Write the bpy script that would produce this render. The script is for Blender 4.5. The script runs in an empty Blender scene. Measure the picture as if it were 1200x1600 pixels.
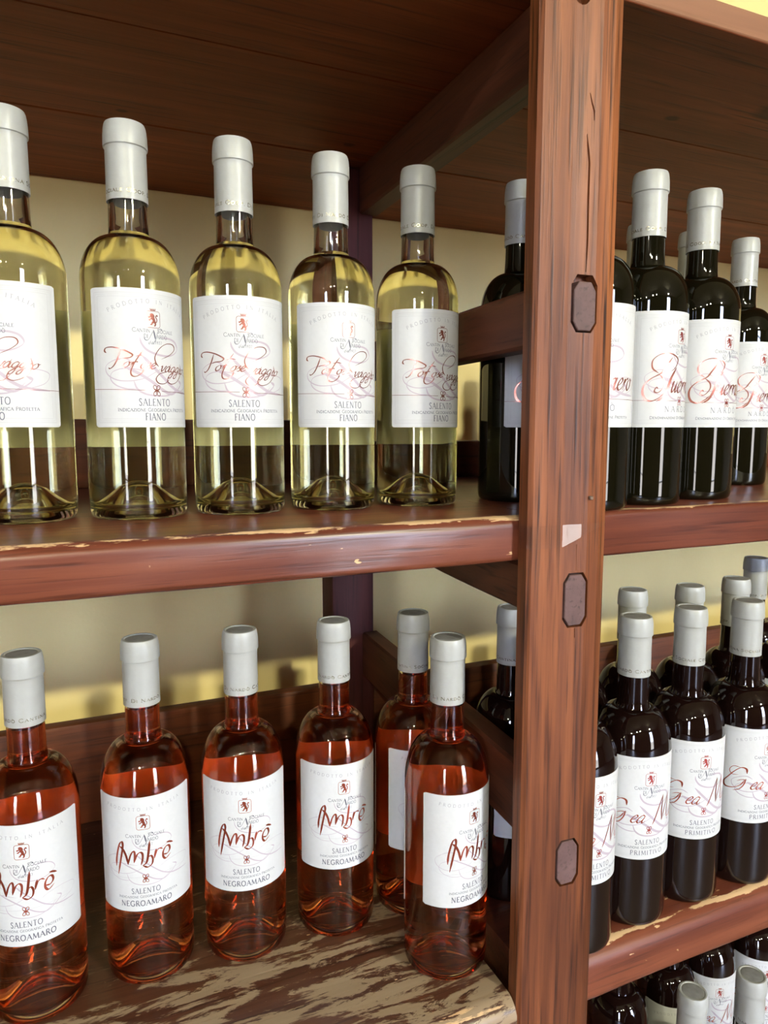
import bpy, bmesh, math, random
from mathutils import Vector, Matrix
random.seed(4)
SC = bpy.context.scene
COL = SC.collection
EYE = 1.45                                   # eye height above the floor; rack heights below are given relative to the eye

# ------------------------------------------------------------------ camera
F_PX = 1120.0
PITCH = math.radians(6.722); AZ = math.radians(66.142)
cam_d = bpy.data.cameras.new('camera'); cam = bpy.data.objects.new('camera', cam_d); COL.objects.link(cam)
cam_d.sensor_fit = 'VERTICAL'; cam_d.sensor_height = 36.0; cam_d.lens = F_PX / 1600.0 * 36.0
cam_d.clip_start = 0.02
cam.location = (0, 0, EYE)
cam.rotation_euler = (math.pi / 2 - PITCH, 0, AZ - math.pi / 2)
SC.camera = cam

# ------------------------------------------------------------------ sky, lamps, exposure
W = bpy.data.worlds.new('sky'); SC.world = W; W.use_nodes = True
bg = W.node_tree.nodes['Background']
bg.inputs[1].default_value = 21.0
_nt = W.node_tree; _tc = _nt.nodes.new('ShaderNodeTexCoord'); _sx = _nt.nodes.new('ShaderNodeSeparateXYZ'); _rp = _nt.nodes.new('ShaderNodeValToRGB')
_nt.links.new(_tc.outputs['Generated'], _sx.inputs[0]); _nt.links.new(_sx.outputs[2], _rp.inputs[0]); _nt.links.new(_rp.outputs[0], bg.inputs[0])
_rp.color_ramp.elements[0].position = 0.0; _rp.color_ramp.elements[0].color = (.27, .26, .25, 1)      # pale paving outside, below the horizon
_rp.color_ramp.elements[1].position = 0.03; _rp.color_ramp.elements[1].color = (.80, .94, 1.30, 1)     # overcast sky above it
SC.view_settings.view_transform = 'Standard'; SC.view_settings.look = 'None'
SC.view_settings.gamma = 1.0; SC.view_settings.use_curve_mapping = False
SC.view_settings.exposure = 1.22
LAMP_W = 88.0
cy = SC.cycles
cy.max_bounces = 28; cy.transmission_bounces = 26; cy.diffuse_bounces = 5; cy.glossy_bounces = 8
cy.transparent_max_bounces = 8; cy.caustics_reflective = False; cy.caustics_refractive = True
cy.sample_clamp_indirect = 6.0; cy.blur_glossy = 0.3
cy.use_denoising = True

# ------------------------------------------------------------------ helpers
def link(o, parent=None):
    COL.objects.link(o)
    if parent: o.parent = parent
    return o
def mesh_obj(name, bm, mat, parent=None, smooth=None, loc=None):
    me = bpy.data.meshes.new(name)
    bm.normal_update(); bm.to_mesh(me); bm.free()
    for m in (mat if isinstance(mat, (list, tuple)) else [mat]): me.materials.append(m)
    if smooth is not None:
        me.polygons.foreach_set('use_smooth', [True] * len(me.polygons))
        if smooth < 180: me.set_sharp_from_angle(angle=math.radians(smooth))
    o = bpy.data.objects.new(name, me)
    if loc: o.location = loc
    return link(o, parent)
def empty(name, loc, rz=0):
    o = bpy.data.objects.new(name, None); o.location = loc; o.rotation_euler = (0, 0, rz); o.empty_display_size = .05
    return link(o)
def tag(o, label=None, cat=None, group=None, kind=None):
    if label: o['label'] = label
    if cat: o['category'] = cat
    if group: o['group'] = group
    if kind: o['kind'] = kind
    return o
def add_box(bm, x0, x1, y0, y1, z0, z1, bev=0, seg=2):
    b2 = bmesh.new()
    bmesh.ops.create_cube(b2, size=1)
    for v in b2.verts:
        v.co = Vector((x0 + (v.co.x + .5) * (x1 - x0), y0 + (v.co.y + .5) * (y1 - y0), z0 + (v.co.z + .5) * (z1 - z0)))
    if bev: bmesh.ops.bevel(b2, geom=b2.edges[:], offset=bev, segments=seg, affect='EDGES', profile=.5)
    me = bpy.data.meshes.new('t'); b2.to_mesh(me); b2.free(); bm.from_mesh(me); bpy.data.meshes.remove(me)
def add_prism(bm, poly, a0, a1, axis='z'):
    def P(p, a):
        return (p[0], p[1], a) if axis == 'z' else ((p[0], a, p[1]) if axis == 'y' else (a, p[0], p[1]))
    lo = [bm.verts.new(P(p, a0)) for p in poly]; hi = [bm.verts.new(P(p, a1)) for p in poly]
    n = len(poly)
    bm.faces.new(lo); bm.faces.new(hi)
    for i in range(n): bm.faces.new((lo[i], lo[(i + 1) % n], hi[(i + 1) % n], hi[i]))
    bmesh.ops.recalc_face_normals(bm, faces=bm.faces[:])
def lathe(bm, prof, n=72, close=True):
    """prof: list of (r, z) from axis to axis (or open)."""
    rings = []
    for r, z in prof:
        if r < 1e-6: rings.append([bm.verts.new((0, 0, z))])
        else: rings.append([bm.verts.new((r * math.cos(2 * math.pi * k / n), r * math.sin(2 * math.pi * k / n), z)) for k in range(n)])
    for a, b in zip(rings, rings[1:]):
        if len(a) == 1 and len(b) == 1: continue
        for k in range(n):
            k2 = (k + 1) % n
            if len(a) == 1: bm.faces.new((a[0], b[k2], b[k]))
            elif len(b) == 1: bm.faces.new((a[k], a[k2], b[0]))
            else: bm.faces.new((a[k], a[k2], b[k2], b[k]))
    bmesh.ops.recalc_face_normals(bm, faces=bm.faces[:])
def smoothpts(P, n=8):
    """Catmull-Rom through P."""
    if len(P) < 3: return list(P)
    Q = [(2 * P[0][0] - P[1][0], 2 * P[0][1] - P[1][1])] + list(P) + [(2 * P[-1][0] - P[-2][0], 2 * P[-1][1] - P[-2][1])]
    out = []
    for i in range(1, len(Q) - 2):
        p0, p1, p2, p3 = Q[i - 1:i + 3]
        for k in range(n):
            t = k / n
            out.append(tuple(.5 * (2 * p1[j] + (p2[j] - p0[j]) * t + (2 * p0[j] - 5 * p1[j] + 4 * p2[j] - p3[j]) * t * t + (3 * p1[j] - p0[j] - 3 * p2[j] + p3[j]) * t ** 3) for j in (0, 1)))
    out.append(tuple(P[-1]))
    return out
def resample(P, step):
    out = [P[0]]
    for a, b in zip(P, P[1:]):
        d = math.dist(a, b); m = max(1, int(math.ceil(d / step)))
        for k in range(1, m + 1): out.append((a[0] + (b[0] - a[0]) * k / m, a[1] + (b[1] - a[1]) * k / m))
    return out

# ------------------------------------------------------------------ materials
def mat(name):
    m = bpy.data.materials.new(name); m.use_nodes = True
    nt = m.node_tree; return m, nt, nt.nodes['Principled BSDF']
def plain(name, col, rough=.5, metal=0, ior=1.45, spec=.5, coat=0):
    m, nt, p = mat(name)
    p.inputs['Base Color'].default_value = (*col, 1); p.inputs['Roughness'].default_value = rough
    p.inputs['Metallic'].default_value = metal; p.inputs['IOR'].default_value = ior
    p.inputs['Specular IOR Level'].default_value = spec; p.inputs['Coat Weight'].default_value = coat
    return m
def nd(nt, t, **kw):
    n = nt.nodes.new(t)
    for k, v in kw.items():
        if k in n.inputs: n.inputs[k].default_value = v
        else: setattr(n, k, v)
    return n
def mathn(nt, op, a, b=None, c=None, clamp=False):
    n = nt.nodes.new('ShaderNodeMath'); n.operation = op; n.use_clamp = clamp
    for i, v in enumerate((a, b, c)):
        if v is None: continue
        if isinstance(v, (int, float)): n.inputs[i].default_value = v
        else: nt.links.new(v, n.inputs[i])
    return n.outputs[0]
def mixc(nt, f, a, b):
    n = nt.nodes.new('ShaderNodeMix'); n.data_type = 'RGBA'
    L = nt.links
    if isinstance(f, (int, float)): n.inputs[0].default_value = f
    else: L.new(f, n.inputs[0])
    for i, v in ((6, a), (7, b)):
        if isinstance(v, tuple): n.inputs[i].default_value = (*v, 1)
        else: L.new(v, n.inputs[i])
    return n.outputs[2]
def wood(name, axis, dark, mid, light, rough=.38, fine=1.0, coat=.25, edge=None, patches=None, knots=None, front=None, low=None, spec=.5, pore=.55):
    """Stained wood with the grain along axis. edge = (front y, top z): pale chipped line along that arris.
    patches = (front y, reach): varnish worn off down to pale wood near the front."""
    m, nt, p = mat(name); L = nt.links
    tc = nd(nt, 'ShaderNodeTexCoord'); oi = nd(nt, 'ShaderNodeObjectInfo')
    off = nd(nt, 'ShaderNodeVectorMath', operation='SCALE'); off.inputs['Scale'].default_value = 7.0
    comb = nd(nt, 'ShaderNodeCombineXYZ')
    for i in range(3): L.new(oi.outputs['Random'], comb.inputs[i])
    L.new(comb.outputs[0], off.inputs[0])
    add = nd(nt, 'ShaderNodeVectorMath', operation='ADD'); L.new(tc.outputs['Object'], add.inputs[0]); L.new(off.outputs[0], add.inputs[1])
    def stretched(a_long, a_cross):
        mp = nd(nt, 'ShaderNodeMapping'); s = [a_cross] * 3; s['xyz'.index(axis)] = a_long
        mp.inputs['Scale'].default_value = s; L.new(add.outputs[0], mp.inputs['Vector']); return mp.outputs[0]
    n1 = nd(nt, 'ShaderNodeTexNoise', **{'Scale': 1.0, 'Detail': 6.0, 'Roughness': .62}); L.new(stretched(3.2, 70 * fine), n1.inputs['Vector'])
    n2 = nd(nt, 'ShaderNodeTexNoise', **{'Scale': 1.0, 'Detail': 4.0, 'Roughness': .55, 'Distortion': .8}); L.new(stretched(1.6, 16), n2.inputs['Vector'])
    n3 = nd(nt, 'ShaderNodeTexNoise', **{'Scale': 1.0, 'Detail': 3.0}); L.new(stretched(9, 260 * fine), n3.inputs['Vector'])
    g = mathn(nt, 'ADD', mathn(nt, 'MULTIPLY', n1.outputs[0], .55), mathn(nt, 'MULTIPLY', n2.outputs[0], .45))
    ramp = nd(nt, 'ShaderNodeValToRGB'); L.new(g, ramp.inputs[0])
    e = ramp.color_ramp.elements
    e[0].position = .34; e[0].color = (*dark, 1); e[1].position = .66; e[1].color = (*light, 1)
    k = e.new(.5); k.color = (*mid, 1)
    pores = mathn(nt, 'MULTIPLY', mathn(nt, 'SUBTRACT', n3.outputs[0], pore, clamp=True), 4.2, clamp=True)
    col = mixc(nt, pores, ramp.outputs[0], tuple(c * .45 for c in dark))
    sep = nd(nt, 'ShaderNodeSeparateXYZ'); L.new(tc.outputs['Object'], sep.inputs[0])
    if knots:                                    # dark oval knots at given spots
        for kx, ky, kr in knots:
            dx = mathn(nt, 'MULTIPLY', mathn(nt, 'SUBTRACT', sep.outputs[0], kx), .7); dy = mathn(nt, 'SUBTRACT', sep.outputs[1], ky)
            dd = mathn(nt, 'SQRT', mathn(nt, 'ADD', mathn(nt, 'MULTIPLY', dx, dx), mathn(nt, 'MULTIPLY', dy, dy)))
            kk = mathn(nt, 'MULTIPLY', mathn(nt, 'SUBTRACT', kr, mathn(nt, 'ADD', dd, mathn(nt, 'MULTIPLY', mathn(nt, 'SUBTRACT', n1.outputs[0], .5), kr * .8))), 2.2 / kr, clamp=True)
            col = mixc(nt, mathn(nt, 'MULTIPLY', kk, .75), col, tuple(c * .25 for c in dark))
    if front is not None:                        # stain rubbed thin on the front edge
        fr = mathn(nt, 'MULTIPLY', mathn(nt, 'SUBTRACT', front, sep.outputs[1]), 1500.0, clamp=True)
        col = mixc(nt, mathn(nt, 'MULTIPLY', fr, .8), col, mixc(nt, n2.outputs[0], (.16, .070, .038), (.36, .19, .11)))
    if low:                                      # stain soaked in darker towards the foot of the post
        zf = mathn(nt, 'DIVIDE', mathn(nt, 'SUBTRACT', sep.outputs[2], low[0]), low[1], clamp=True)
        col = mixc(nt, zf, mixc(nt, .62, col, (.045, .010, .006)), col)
    rgh = None
    if edge:
        ye, ze = edge
        dy = mathn(nt, 'ABSOLUTE', mathn(nt, 'SUBTRACT', sep.outputs[1], ye + .006)); dz = mathn(nt, 'ABSOLUTE', mathn(nt, 'SUBTRACT', sep.outputs[2], ze))
        d = mathn(nt, 'ADD', mathn(nt, 'MULTIPLY', dy, 1.0), mathn(nt, 'MULTIPLY', dz, 1.0))
        ne = nd(nt, 'ShaderNodeTexNoise', **{'Scale': 1.0, 'Detail': 5.0, 'Roughness': .7})
        mp = nd(nt, 'ShaderNodeMapping'); mp.inputs['Scale'].default_value = (16, 90, 90); L.new(tc.outputs['Object'], mp.inputs['Vector']); L.new(mp.outputs[0], ne.inputs['Vector'])
        thr = mathn(nt, 'MULTIPLY', mathn(nt, 'SUBTRACT', ne.outputs[0], .40, clamp=True), .034)
        me = mathn(nt, 'MULTIPLY', mathn(nt, 'SUBTRACT', thr, d), 1200.0, clamp=True)
        ns = nd(nt, 'ShaderNodeTexNoise', **{'Scale': 1.0, 'Detail': 2.0})
        mp2 = nd(nt, 'ShaderNodeMapping'); mp2.inputs['Scale'].default_value = (55, 160, 160); L.new(tc.outputs['Object'], mp2.inputs['Vector']); L.new(mp2.outputs[0], ns.inputs['Vector'])
        ch = mathn(nt, 'MULTIPLY', mathn(nt, 'SUBTRACT', ns.outputs[0], .735, clamp=True), 60.0, clamp=True)
        me = mathn(nt, 'MAXIMUM', me, ch)
        col = mixc(nt, me, col, (.56, .36, .19)); rgh = me
    if patches:
        yf, reach = patches
        npx = nd(nt, 'ShaderNodeTexNoise', **{'Scale': 1.0, 'Detail': 9.0, 'Roughness': .72, 'Distortion': .5})
        mp = nd(nt, 'ShaderNodeMapping'); mp.inputs['Scale'].default_value = (13, 62, 40); L.new(tc.outputs['Object'], mp.inputs['Vector']); L.new(mp.outputs[0], npx.inputs['Vector'])
        fall = mathn(nt, 'DIVIDE', mathn(nt, 'SUBTRACT', sep.outputs[1], yf), reach)
        v = mathn(nt, 'SUBTRACT', npx.outputs[0], mathn(nt, 'ADD', .468, mathn(nt, 'MULTIPLY', mathn(nt, 'MULTIPLY', fall, fall), .12)))
        mk = mathn(nt, 'MULTIPLY', v, 26.0, clamp=True)
        pale = mixc(nt, n1.outputs[0], (.19, .12, .066), (.35, .26, .165))
        col = mixc(nt, mk, col, pale); rgh = mk
    L.new(col, p.inputs['Base Color'])
    if rgh is None: p.inputs['Roughness'].default_value = rough
    else: L.new(mathn(nt, 'ADD', rough, mathn(nt, 'MULTIPLY', rgh, .35)), p.inputs['Roughness'])
    p.inputs['Specular IOR Level'].default_value = spec
    p.inputs['Coat Weight'].default_value = coat; p.inputs['Coat Roughness'].default_value = .22
    b = nd(nt, 'ShaderNodeBump', Strength=.35, Distance=.0008)
    L.new(mathn(nt, 'SUBTRACT', mathn(nt, 'ADD', n1.outputs[0], mathn(nt, 'MULTIPLY', n2.outputs[0], .6)), mathn(nt, 'MULTIPLY', pores, .5)), b.inputs['Height']); L.new(b.outputs[0], p.inputs['Normal'])
    return m
def plaster(name, c1, c2, scale=3.0, rough=.75, bump=.15):
    m, nt, p = mat(name); L = nt.links
    tc = nd(nt, 'ShaderNodeTexCoord')
    n = nd(nt, 'ShaderNodeTexNoise', **{'Scale': scale, 'Detail': 6.0}); L.new(tc.outputs['Object'], n.inputs['Vector'])
    L.new(mixc(nt, n.outputs[0], c1, c2), p.inputs['Base Color']); p.inputs['Roughness'].default_value = rough
    n2 = nd(nt, 'ShaderNodeTexNoise', **{'Scale': 180.0, 'Detail': 3.0}); L.new(tc.outputs['Object'], n2.inputs['Vector'])
    b = nd(nt, 'ShaderNodeBump', Strength=bump, Distance=.001); L.new(n2.outputs[0], b.inputs['Height']); L.new(b.outputs[0], p.inputs['Normal'])
    return m
def glassm(name, col, ior, rough=0.0):
    m = bpy.data.materials.new(name); m.use_nodes = True; nt = m.node_tree; nt.nodes.clear()
    o = nt.nodes.new('ShaderNodeOutputMaterial'); g = nt.nodes.new('ShaderNodeBsdfPrincipled')
    g.inputs['Base Color'].default_value = (*col, 1); g.inputs['IOR'].default_value = ior; g.inputs['Roughness'].default_value = rough
    g.inputs['Transmission Weight'].default_value = 1.0
    nt.links.new(g.outputs[0], o.inputs[0]); return m
M = {}
M['wall'] = plaster('cream_plaster', (.76, .61, .265), (.80, .65, .30))
M['room'] = plaster('room_plaster', (.24, .20, .15), (.28, .24, .18))
M['ceil'] = plaster('ceiling_paint', (.34, .29, .22), (.38, .33, .25))
M['floor'] = plaster('floor_tile', (.13, .09, .06), (.18, .13, .09), rough=.45)
M['frame_white'] = plain('painted_window_wood', (.55, .52, .47), .4)
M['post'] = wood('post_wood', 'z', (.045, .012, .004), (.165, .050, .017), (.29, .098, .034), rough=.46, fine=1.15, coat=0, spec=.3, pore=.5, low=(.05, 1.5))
M['backpost'] = wood('back_post_wood', 'z', (.045, .010, .009), (.065, .015, .013), (.09, .022, .018), rough=.6, coat=0, spec=.25)
M['rail'] = wood('rail_wood', 'y', (.045, .013, .006), (.08, .022, .010), (.12, .035, .015), rough=.55, coat=0, spec=.3)
M['under'] = wood('plank_wood', 'x', (.12, .026, .006), (.17, .037, .009), (.23, .054, .014), rough=.62, coat=0, spec=.25, knots=[(KX - .36, KY - .46, KR) for KX, KY, KR in ((.6065, .6137, .008), (.695, .560, .020), (.070, .834, .005), (.319, .823, .006))], front=.0085)
M['backboard'] = wood('back_board_wood', 'x', (.055, .013, .003), (.09, .022, .005), (.13, .035, .008), rough=.5, coat=0, spec=.3)
M['plug'] = wood('tenon_end_grain', 'y', (.066, .033, .031), (.098, .049, .045), (.126, .066, .059), rough=.65, coat=0)
M['paper'] = plaster('label_paper', (.50, .50, .505), (.55, .55, .55), 260.0, .55, .10)
M['paper_back'] = plaster('back_label_paper', (.76, .74, .68), (.80, .78, .72), 200.0, .6, .05)
M['capsule'] = plaster('capsule_foil', (.315, .315, .30), (.37, .37, .35), 120.0, .38, .2)
M['disc'] = plaster('capsule_disc', (.12, .118, .115), (.33, .325, .315), 140.0, .35, .6)
M['ink'] = plain('grey_ink', (.10, .097, .13), .6)
M['ink_pale'] = plain('pale_grey_ink', (.25, .245, .27), .6)
M['lilac'] = plain('lilac_ink', (.40, .335, .39), .6)
M['emboss'] = plain('embossed_border', (.47, .465, .47), .6)
M['copper'] = plain('copper_foil', (.42, .14, .10), .27, .68)
M['redfoil'] = plain('dark_red_foil', (.36, .055, .045), .32, .75)
M['brownfoil'] = plain('red_brown_foil', (.45, .10, .06), .30, .85)
M['gold'] = plain('pale_gold_foil', (.40, .35, .22), .24, .85)
M['glass'] = glassm('clear_glass', (.985, .99, .965), 1.5)
M['wine_white'] = glassm('pale_yellow_wine', (.905, .862, .56), 1.34)
M['wine_rose'] = glassm('rose_wine', (.965, .305, .125), 1.34)
M['dark_olive'] = plain('dark_olive_glass', (.004, .0035, .0015), .03, 0, 1.52, .5)
M['dark_brown'] = plain('dark_brown_glass', (.006, .0022, .0018), .03, 0, 1.52, .5)
M['nail'] = plain('rusty_nail', (.22, .16, .13), .5, .6)
M['black'] = plain('black_metal', (.02, .02, .02), .4)
m, nt, p = mat('clear_tape'); M['tape'] = m
p.inputs['Base Color'].default_value = (.9, .85, .85, 1); p.inputs['Roughness'].default_value = .09; p.inputs['Alpha'].default_value = .16; p.inputs['IOR'].default_value = 1.5
tg = nt.nodes.new('ShaderNodeBsdfGlossy'); tg.inputs['Roughness'].default_value = .10
tt = nt.nodes.new('ShaderNodeBsdfTransparent'); tx = nt.nodes.new('ShaderNodeMixShader'); tl = nt.nodes.new('ShaderNodeLayerWeight'); tl.inputs[0].default_value = .25
tl.inputs[0].default_value = .12
tn = nd(nt, 'ShaderNodeTexNoise', **{'Scale': 1.0, 'Detail': 2.0}); tm = nd(nt, 'ShaderNodeMapping'); tm.inputs['Scale'].default_value = (170, 60, 45)
nt.links.new(nd(nt, 'ShaderNodeTexCoord').outputs['Object'], tm.inputs[0]); nt.links.new(tm.outputs[0], tn.inputs[0])
tb = nd(nt, 'ShaderNodeBump', Strength=.35, Distance=.0007); nt.links.new(tn.outputs[0], tb.inputs['Height']); nt.links.new(tb.outputs[0], tg.inputs['Normal'])
nt.links.new(mathn(nt, 'ADD', tl.outputs[0], .05), tx.inputs[0]); nt.links.new(tt.outputs[0], tx.inputs[1]); nt.links.new(tg.outputs[0], tx.inputs[2]); nt.links.new(tx.outputs[0], nt.nodes['Material Output'].inputs[0])

# ------------------------------------------------------------------ the room
WALL_Y = 1.09
def struct(name, bm, m, smooth=None):
    o = mesh_obj(name, bm, m, None, smooth); o['kind'] = 'structure'; return o
RX0, RX1, RY0, RH = -5.6, 5.6, -4.5, 3.2
bm = bmesh.new(); add_box(bm, RX0 - .2, RX1 + .2, WALL_Y, WALL_Y + .2, 0, RH); struct('wall_back', bm, M['wall'])
bm = bmesh.new(); add_box(bm, RX0 - .2, RX0, RY0 - .25, WALL_Y, 0, RH); struct('wall_left', bm, M['room'])
bm = bmesh.new(); add_box(bm, RX1, RX1 + .2, RY0 - .25, WALL_Y, 0, RH); struct('wall_right', bm, M['room'])
bm = bmesh.new(); add_box(bm, RX0 - .2, RX1 + .2, RY0 - .25, WALL_Y + .2, -.2, 0); struct('floor', bm, M['floor'])
bm = bmesh.new(); add_box(bm, RX0 - .2, RX1 + .2, RY0 - .25, WALL_Y + .2, RH, RH + .2); struct('ceiling', bm, M['ceil'])
WINS = [(-3.65, -2.85), (1.70, 2.70)]; WZ0, WZ1 = .12, 2.95
bm = bmesh.new(); xs = [RX0] + [v for w in WINS for v in w] + [RX1]
for i in range(0, len(xs), 2): add_box(bm, xs[i], xs[i + 1], RY0 - .25, RY0, 0, RH)
for a, b in WINS:
    add_box(bm, a, b, RY0 - .25, RY0, 0, WZ0); add_box(bm, a, b, RY0 - .25, RY0, WZ1, RH)
struct('wall_front', bm, M['room'])
for i, (a, b) in enumerate(WINS):
    bm = bmesh.new(); t = .06
    add_box(bm, a, a + t, RY0 - .18, RY0 - .10, WZ0, WZ1); add_box(bm, b - t, b, RY0 - .18, RY0 - .10, WZ0, WZ1)
    add_box(bm, a + t, b - t, RY0 - .18, RY0 - .10, WZ0, WZ0 + t); add_box(bm, a + t, b - t, RY0 - .18, RY0 - .10, WZ1 - t, WZ1)
    c = (a + b) / 2
    for z in (.80, 1.50, 2.20): add_box(bm, a + t, b - t, RY0 - .16, RY0 - .12, z - .012, z + .012)
    struct('window_%d' % (i + 1), bm, M['frame_white'])
    ld = bpy.data.lights.new('window_portal', 'AREA'); ld.shape = 'RECTANGLE'; ld.size = b - a; ld.size_y = WZ1 - WZ0
    ld.cycles.is_portal = True
    lo = bpy.data.objects.new('window_portal', ld); lo.location = (c, RY0 - .05, (WZ0 + WZ1) / 2); lo.rotation_euler = (math.pi / 2, 0, math.pi); COL.objects.link(lo)
# ceiling spot lamps in a row behind the photographer
def spot_lamp(x, y, where):
    root = empty('ceiling_spot', (x, y, RH)); tag(root, 'small black ceiling spot aimed at the shelves, ' + where, 'lamp', 'ceiling spots')
    tgt = Vector((x * .3 + .2, .8, EYE - .1)); d = (tgt - Vector((x, y, RH - .25))).normalized()
    q = d.to_track_quat('-Z', 'Y').to_matrix().to_4x4()
    bm = bmesh.new(); lathe(bm, [(0, 0), (.05, 0), (.05, -.02), (.008, -.024), (.008, -.20), (0, -.20)], 24); mesh_obj('stem', bm, M['black'], root, 40)
    bm = bmesh.new(); lathe(bm, [(0, .10), (.03, .10), (.045, .06), (.05, -.05), (.046, -.05), (.040, .03), (0, .03)], 32)
    bm.transform(Matrix.Translation((0, 0, -.25)) @ q); mesh_obj('lamp_housing', bm, M['black'], root, 40)
    ld = bpy.data.lights.new('spot_light', 'SPOT'); ld.energy = LAMP_W * (.5 if x < -2 else 3.0 if x > 1 else 1.0); ld.color = (1.0, .97, .66); ld.shadow_soft_size = .055
    ld.spot_size = math.radians(95); ld.spot_blend = .6
    lo = bpy.data.objects.new('spot_light', ld); lo.matrix_local = Matrix.Translation(Vector((0, 0, -.25)) + d * .03) @ q; link(lo, root)
LZ = RH - .25 - EYE          # lamp height above the eye
LY = .475 - (LZ + .104) / .436
for x, wh in ((-1.28, 'second from the left'), (-.52, 'third from the left'), (1.75, 'rightmost of the row'), (-2.95, 'leftmost of the row')): spot_lamp(x, LY, wh)

# ------------------------------------------------------------------ the rack
RACK0 = Vector((.36, .46, 0))
rack = empty('wine_rack', RACK0); tag(rack, 'reddish brown varnished wooden wine rack with pegged front post', 'shelf')
def R(o):                                     # rack meshes are written in room coordinates relative to the eye
    o.data.transform(Matrix.Translation((-RACK0.x, -RACK0.y, EYE))); return o
def board(name, x0, x1, y0, y1, z0, z1, m, bev=.003, seg=2, parent=None, label=None):
    bm = bmesh.new(); add_box(bm, x0, x1, y0, y1, z0, z1, bev, seg)
    o = R(mesh_obj(name, bm, m, parent or rack, 40))
    if label: o['label'] = label
    return o
FZ = -EYE
XL, XR = -.78, 1.80
# front post with mortises cut through it
PX0, PX1, PY0, PY1 = .3215, .4005, .452, .4660
def post_poly(x0, x1): return [(x0, PY1), (x0, PY0 + .003), (x0 + .003, PY0), (x0 + .0305, PY0), (x0 + .054, PY0 - .0016), (x1 - .0125, PY0 - .0004), (x1 - .003, PY0 + .0035), (x1, PY0 + .0075), (x1, PY1)]
def octagon(cx, cz, w, h, c):
    return [(cx - w + c, cz - h), (cx + w - c, cz - h), (cx + w, cz - h + c * 1.5), (cx + w, cz + h - c * 1.5), (cx + w - c, cz + h), (cx - w + c, cz + h), (cx - w, cz + h - c * 1.5), (cx - w, cz - h + c * 1.5)]
PLUGS = [(.3662, .0935, .0118, .0215), (.3665, -.1370, .0117, .0222), (.3668, -.3610, .0115, .0205), (.3665, -.585, .0115, .021)]
def cut_post(name, x0, x1, holes):
    bm = bmesh.new(); add_prism(bm, post_poly(x0, x1), FZ, .345)
    o = mesh_obj(name, bm, M['post'], rack)
    if holes:
        bm = bmesh.new()
        for cx, cz, w, h in PLUGS: add_prism(bm, octagon(cx, cz, w, h, .005), PY0 - .01, PY0 + .008, 'y')
        ring = [(.3566 + .0075 * math.cos(a * math.pi / 10), .3155 + .0085 * math.sin(a * math.pi / 10) - .0035) for a in range(20)]
        add_prism(bm, ring, PY0 - .01, PY0 + .010, 'y')
        for pts, w in (([(.3655, .245), (.3675, .238), (.3695, .233), (.3700, .226)], .0007), ([(.3640, .216), (.3655, .205), (.3668, .196), (.3668, .17), (.3672, .140), (.3668, .117)], .0009),
                       ([(.3662, -.092), (.3664, -.113)], .0005), ([(.3668, -.160), (.3670, -.168)], .0008), ([(.3668, -.323), (.3672, -.339)], .0005)):
            lft = [(x - w * (.3 + .7 * (0 < i < len(pts) - 1)), z) for i, (x, z) in enumerate(pts)]; rgt = [(x + w * (.3 + .7 * (0 < i < len(pts) - 1)), z) for i, (x, z) in enumerate(pts)]
            add_prism(bm, lft + rgt[::-1], PY0 - .01, PY0 + .004, 'y')
        cut = mesh_obj('cutter', bm, M['post'], rack)
        md = o.modifiers.new('cut', 'BOOLEAN'); md.operation = 'DIFFERENCE'; md.object = cut; md.solver = 'EXACT'
        dg = bpy.context.evaluated_depsgraph_get(); me = bpy.data.meshes.new_from_object(o.evaluated_get(dg))
        o.modifiers.clear(); old = o.data; o.data = me; bpy.data.meshes.remove(old)
        cm = cut.data; bpy.data.objects.remove(cut); bpy.data.meshes.remove(cm)
    return R(o)
post = cut_post('post', PX0, PX1, True)
post['label'] = 'wide front post with dark tenon ends'
for i, (cx, cz, w, h) in enumerate(PLUGS):
    bm = bmesh.new(); add_prism(bm, octagon(cx + (.0006 if i == 0 else 0), cz - (.0018 if i == 0 else 0), w - .0015, h - (.0032 if i == 0 else .0016), .0045), PY0 - .0012, PY0 + .0085, 'y')
    bmesh.ops.bevel(bm, geom=[e for e in bm.edges if all(abs(v.co.y - (PY0 - .0012)) < 1e-5 for v in e.verts)], offset=.0006, segments=1, affect='EDGES')
    o = R(mesh_obj('tenon', bm, M['plug'], post)); o.location = (0, 0, 0)
    if i == 0: o['label'] = 'dark tenon end set loosely in the post'
bm = bmesh.new(); add_box(bm, .3757, .3788, PY0 - .0045, PY0 + .002, -.0567, -.0537, .0006, 1); R(mesh_obj('nail', bm, M['nail'], post))
# clear tape around the post, lower edge cut at a slant
bm = bmesh.new()
rows = []
outl = [(PX0 - .0003, PY0 + .012), (PX0 - .0003, PY0 + .003), (PX0 + .0029, PY0 - .0003), (.343, PY0 - .0003), (.3515, PY0 - .0003), (.3525, PY0 - .0006), (.3685, PY0 - .0033), (.371, PY0 - .0024), (.3755, PY0 - .0026), (.3795, PY0 - .0020), (PX1 - .0124, PY0 - .0007), (PX1 - .003, PY0 + .0031), (PX1 + .0003, PY0 + .0075), (PX1 + .0003, PY0 + .012)]
for i, (x, y) in enumerate(outl):
    zt = -.0755; zb = -.0935 + .0 if x < .353 else -.0915 + (x - .353) * .36
    rows.append((bm.verts.new((x, y, zt)), bm.verts.new((x, y, min(zb, zt - .004)))))
for a, b in zip(rows, rows[1:]): bm.faces.new((a[0], a[1], b[1], b[0]))
bmesh.ops.solidify(bm, geom=bm.faces[:], thickness=.00012)
bmesh.ops.recalc_face_normals(bm, faces=bm.faces[:])
o = R(mesh_obj('tape', bm, M['tape'], post)); o['label'] = 'strip of clear glossy tape around the post'
for x0 in (XL - .04, XR - .04): cut_post('post', x0, x0 + .0725, False)
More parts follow.
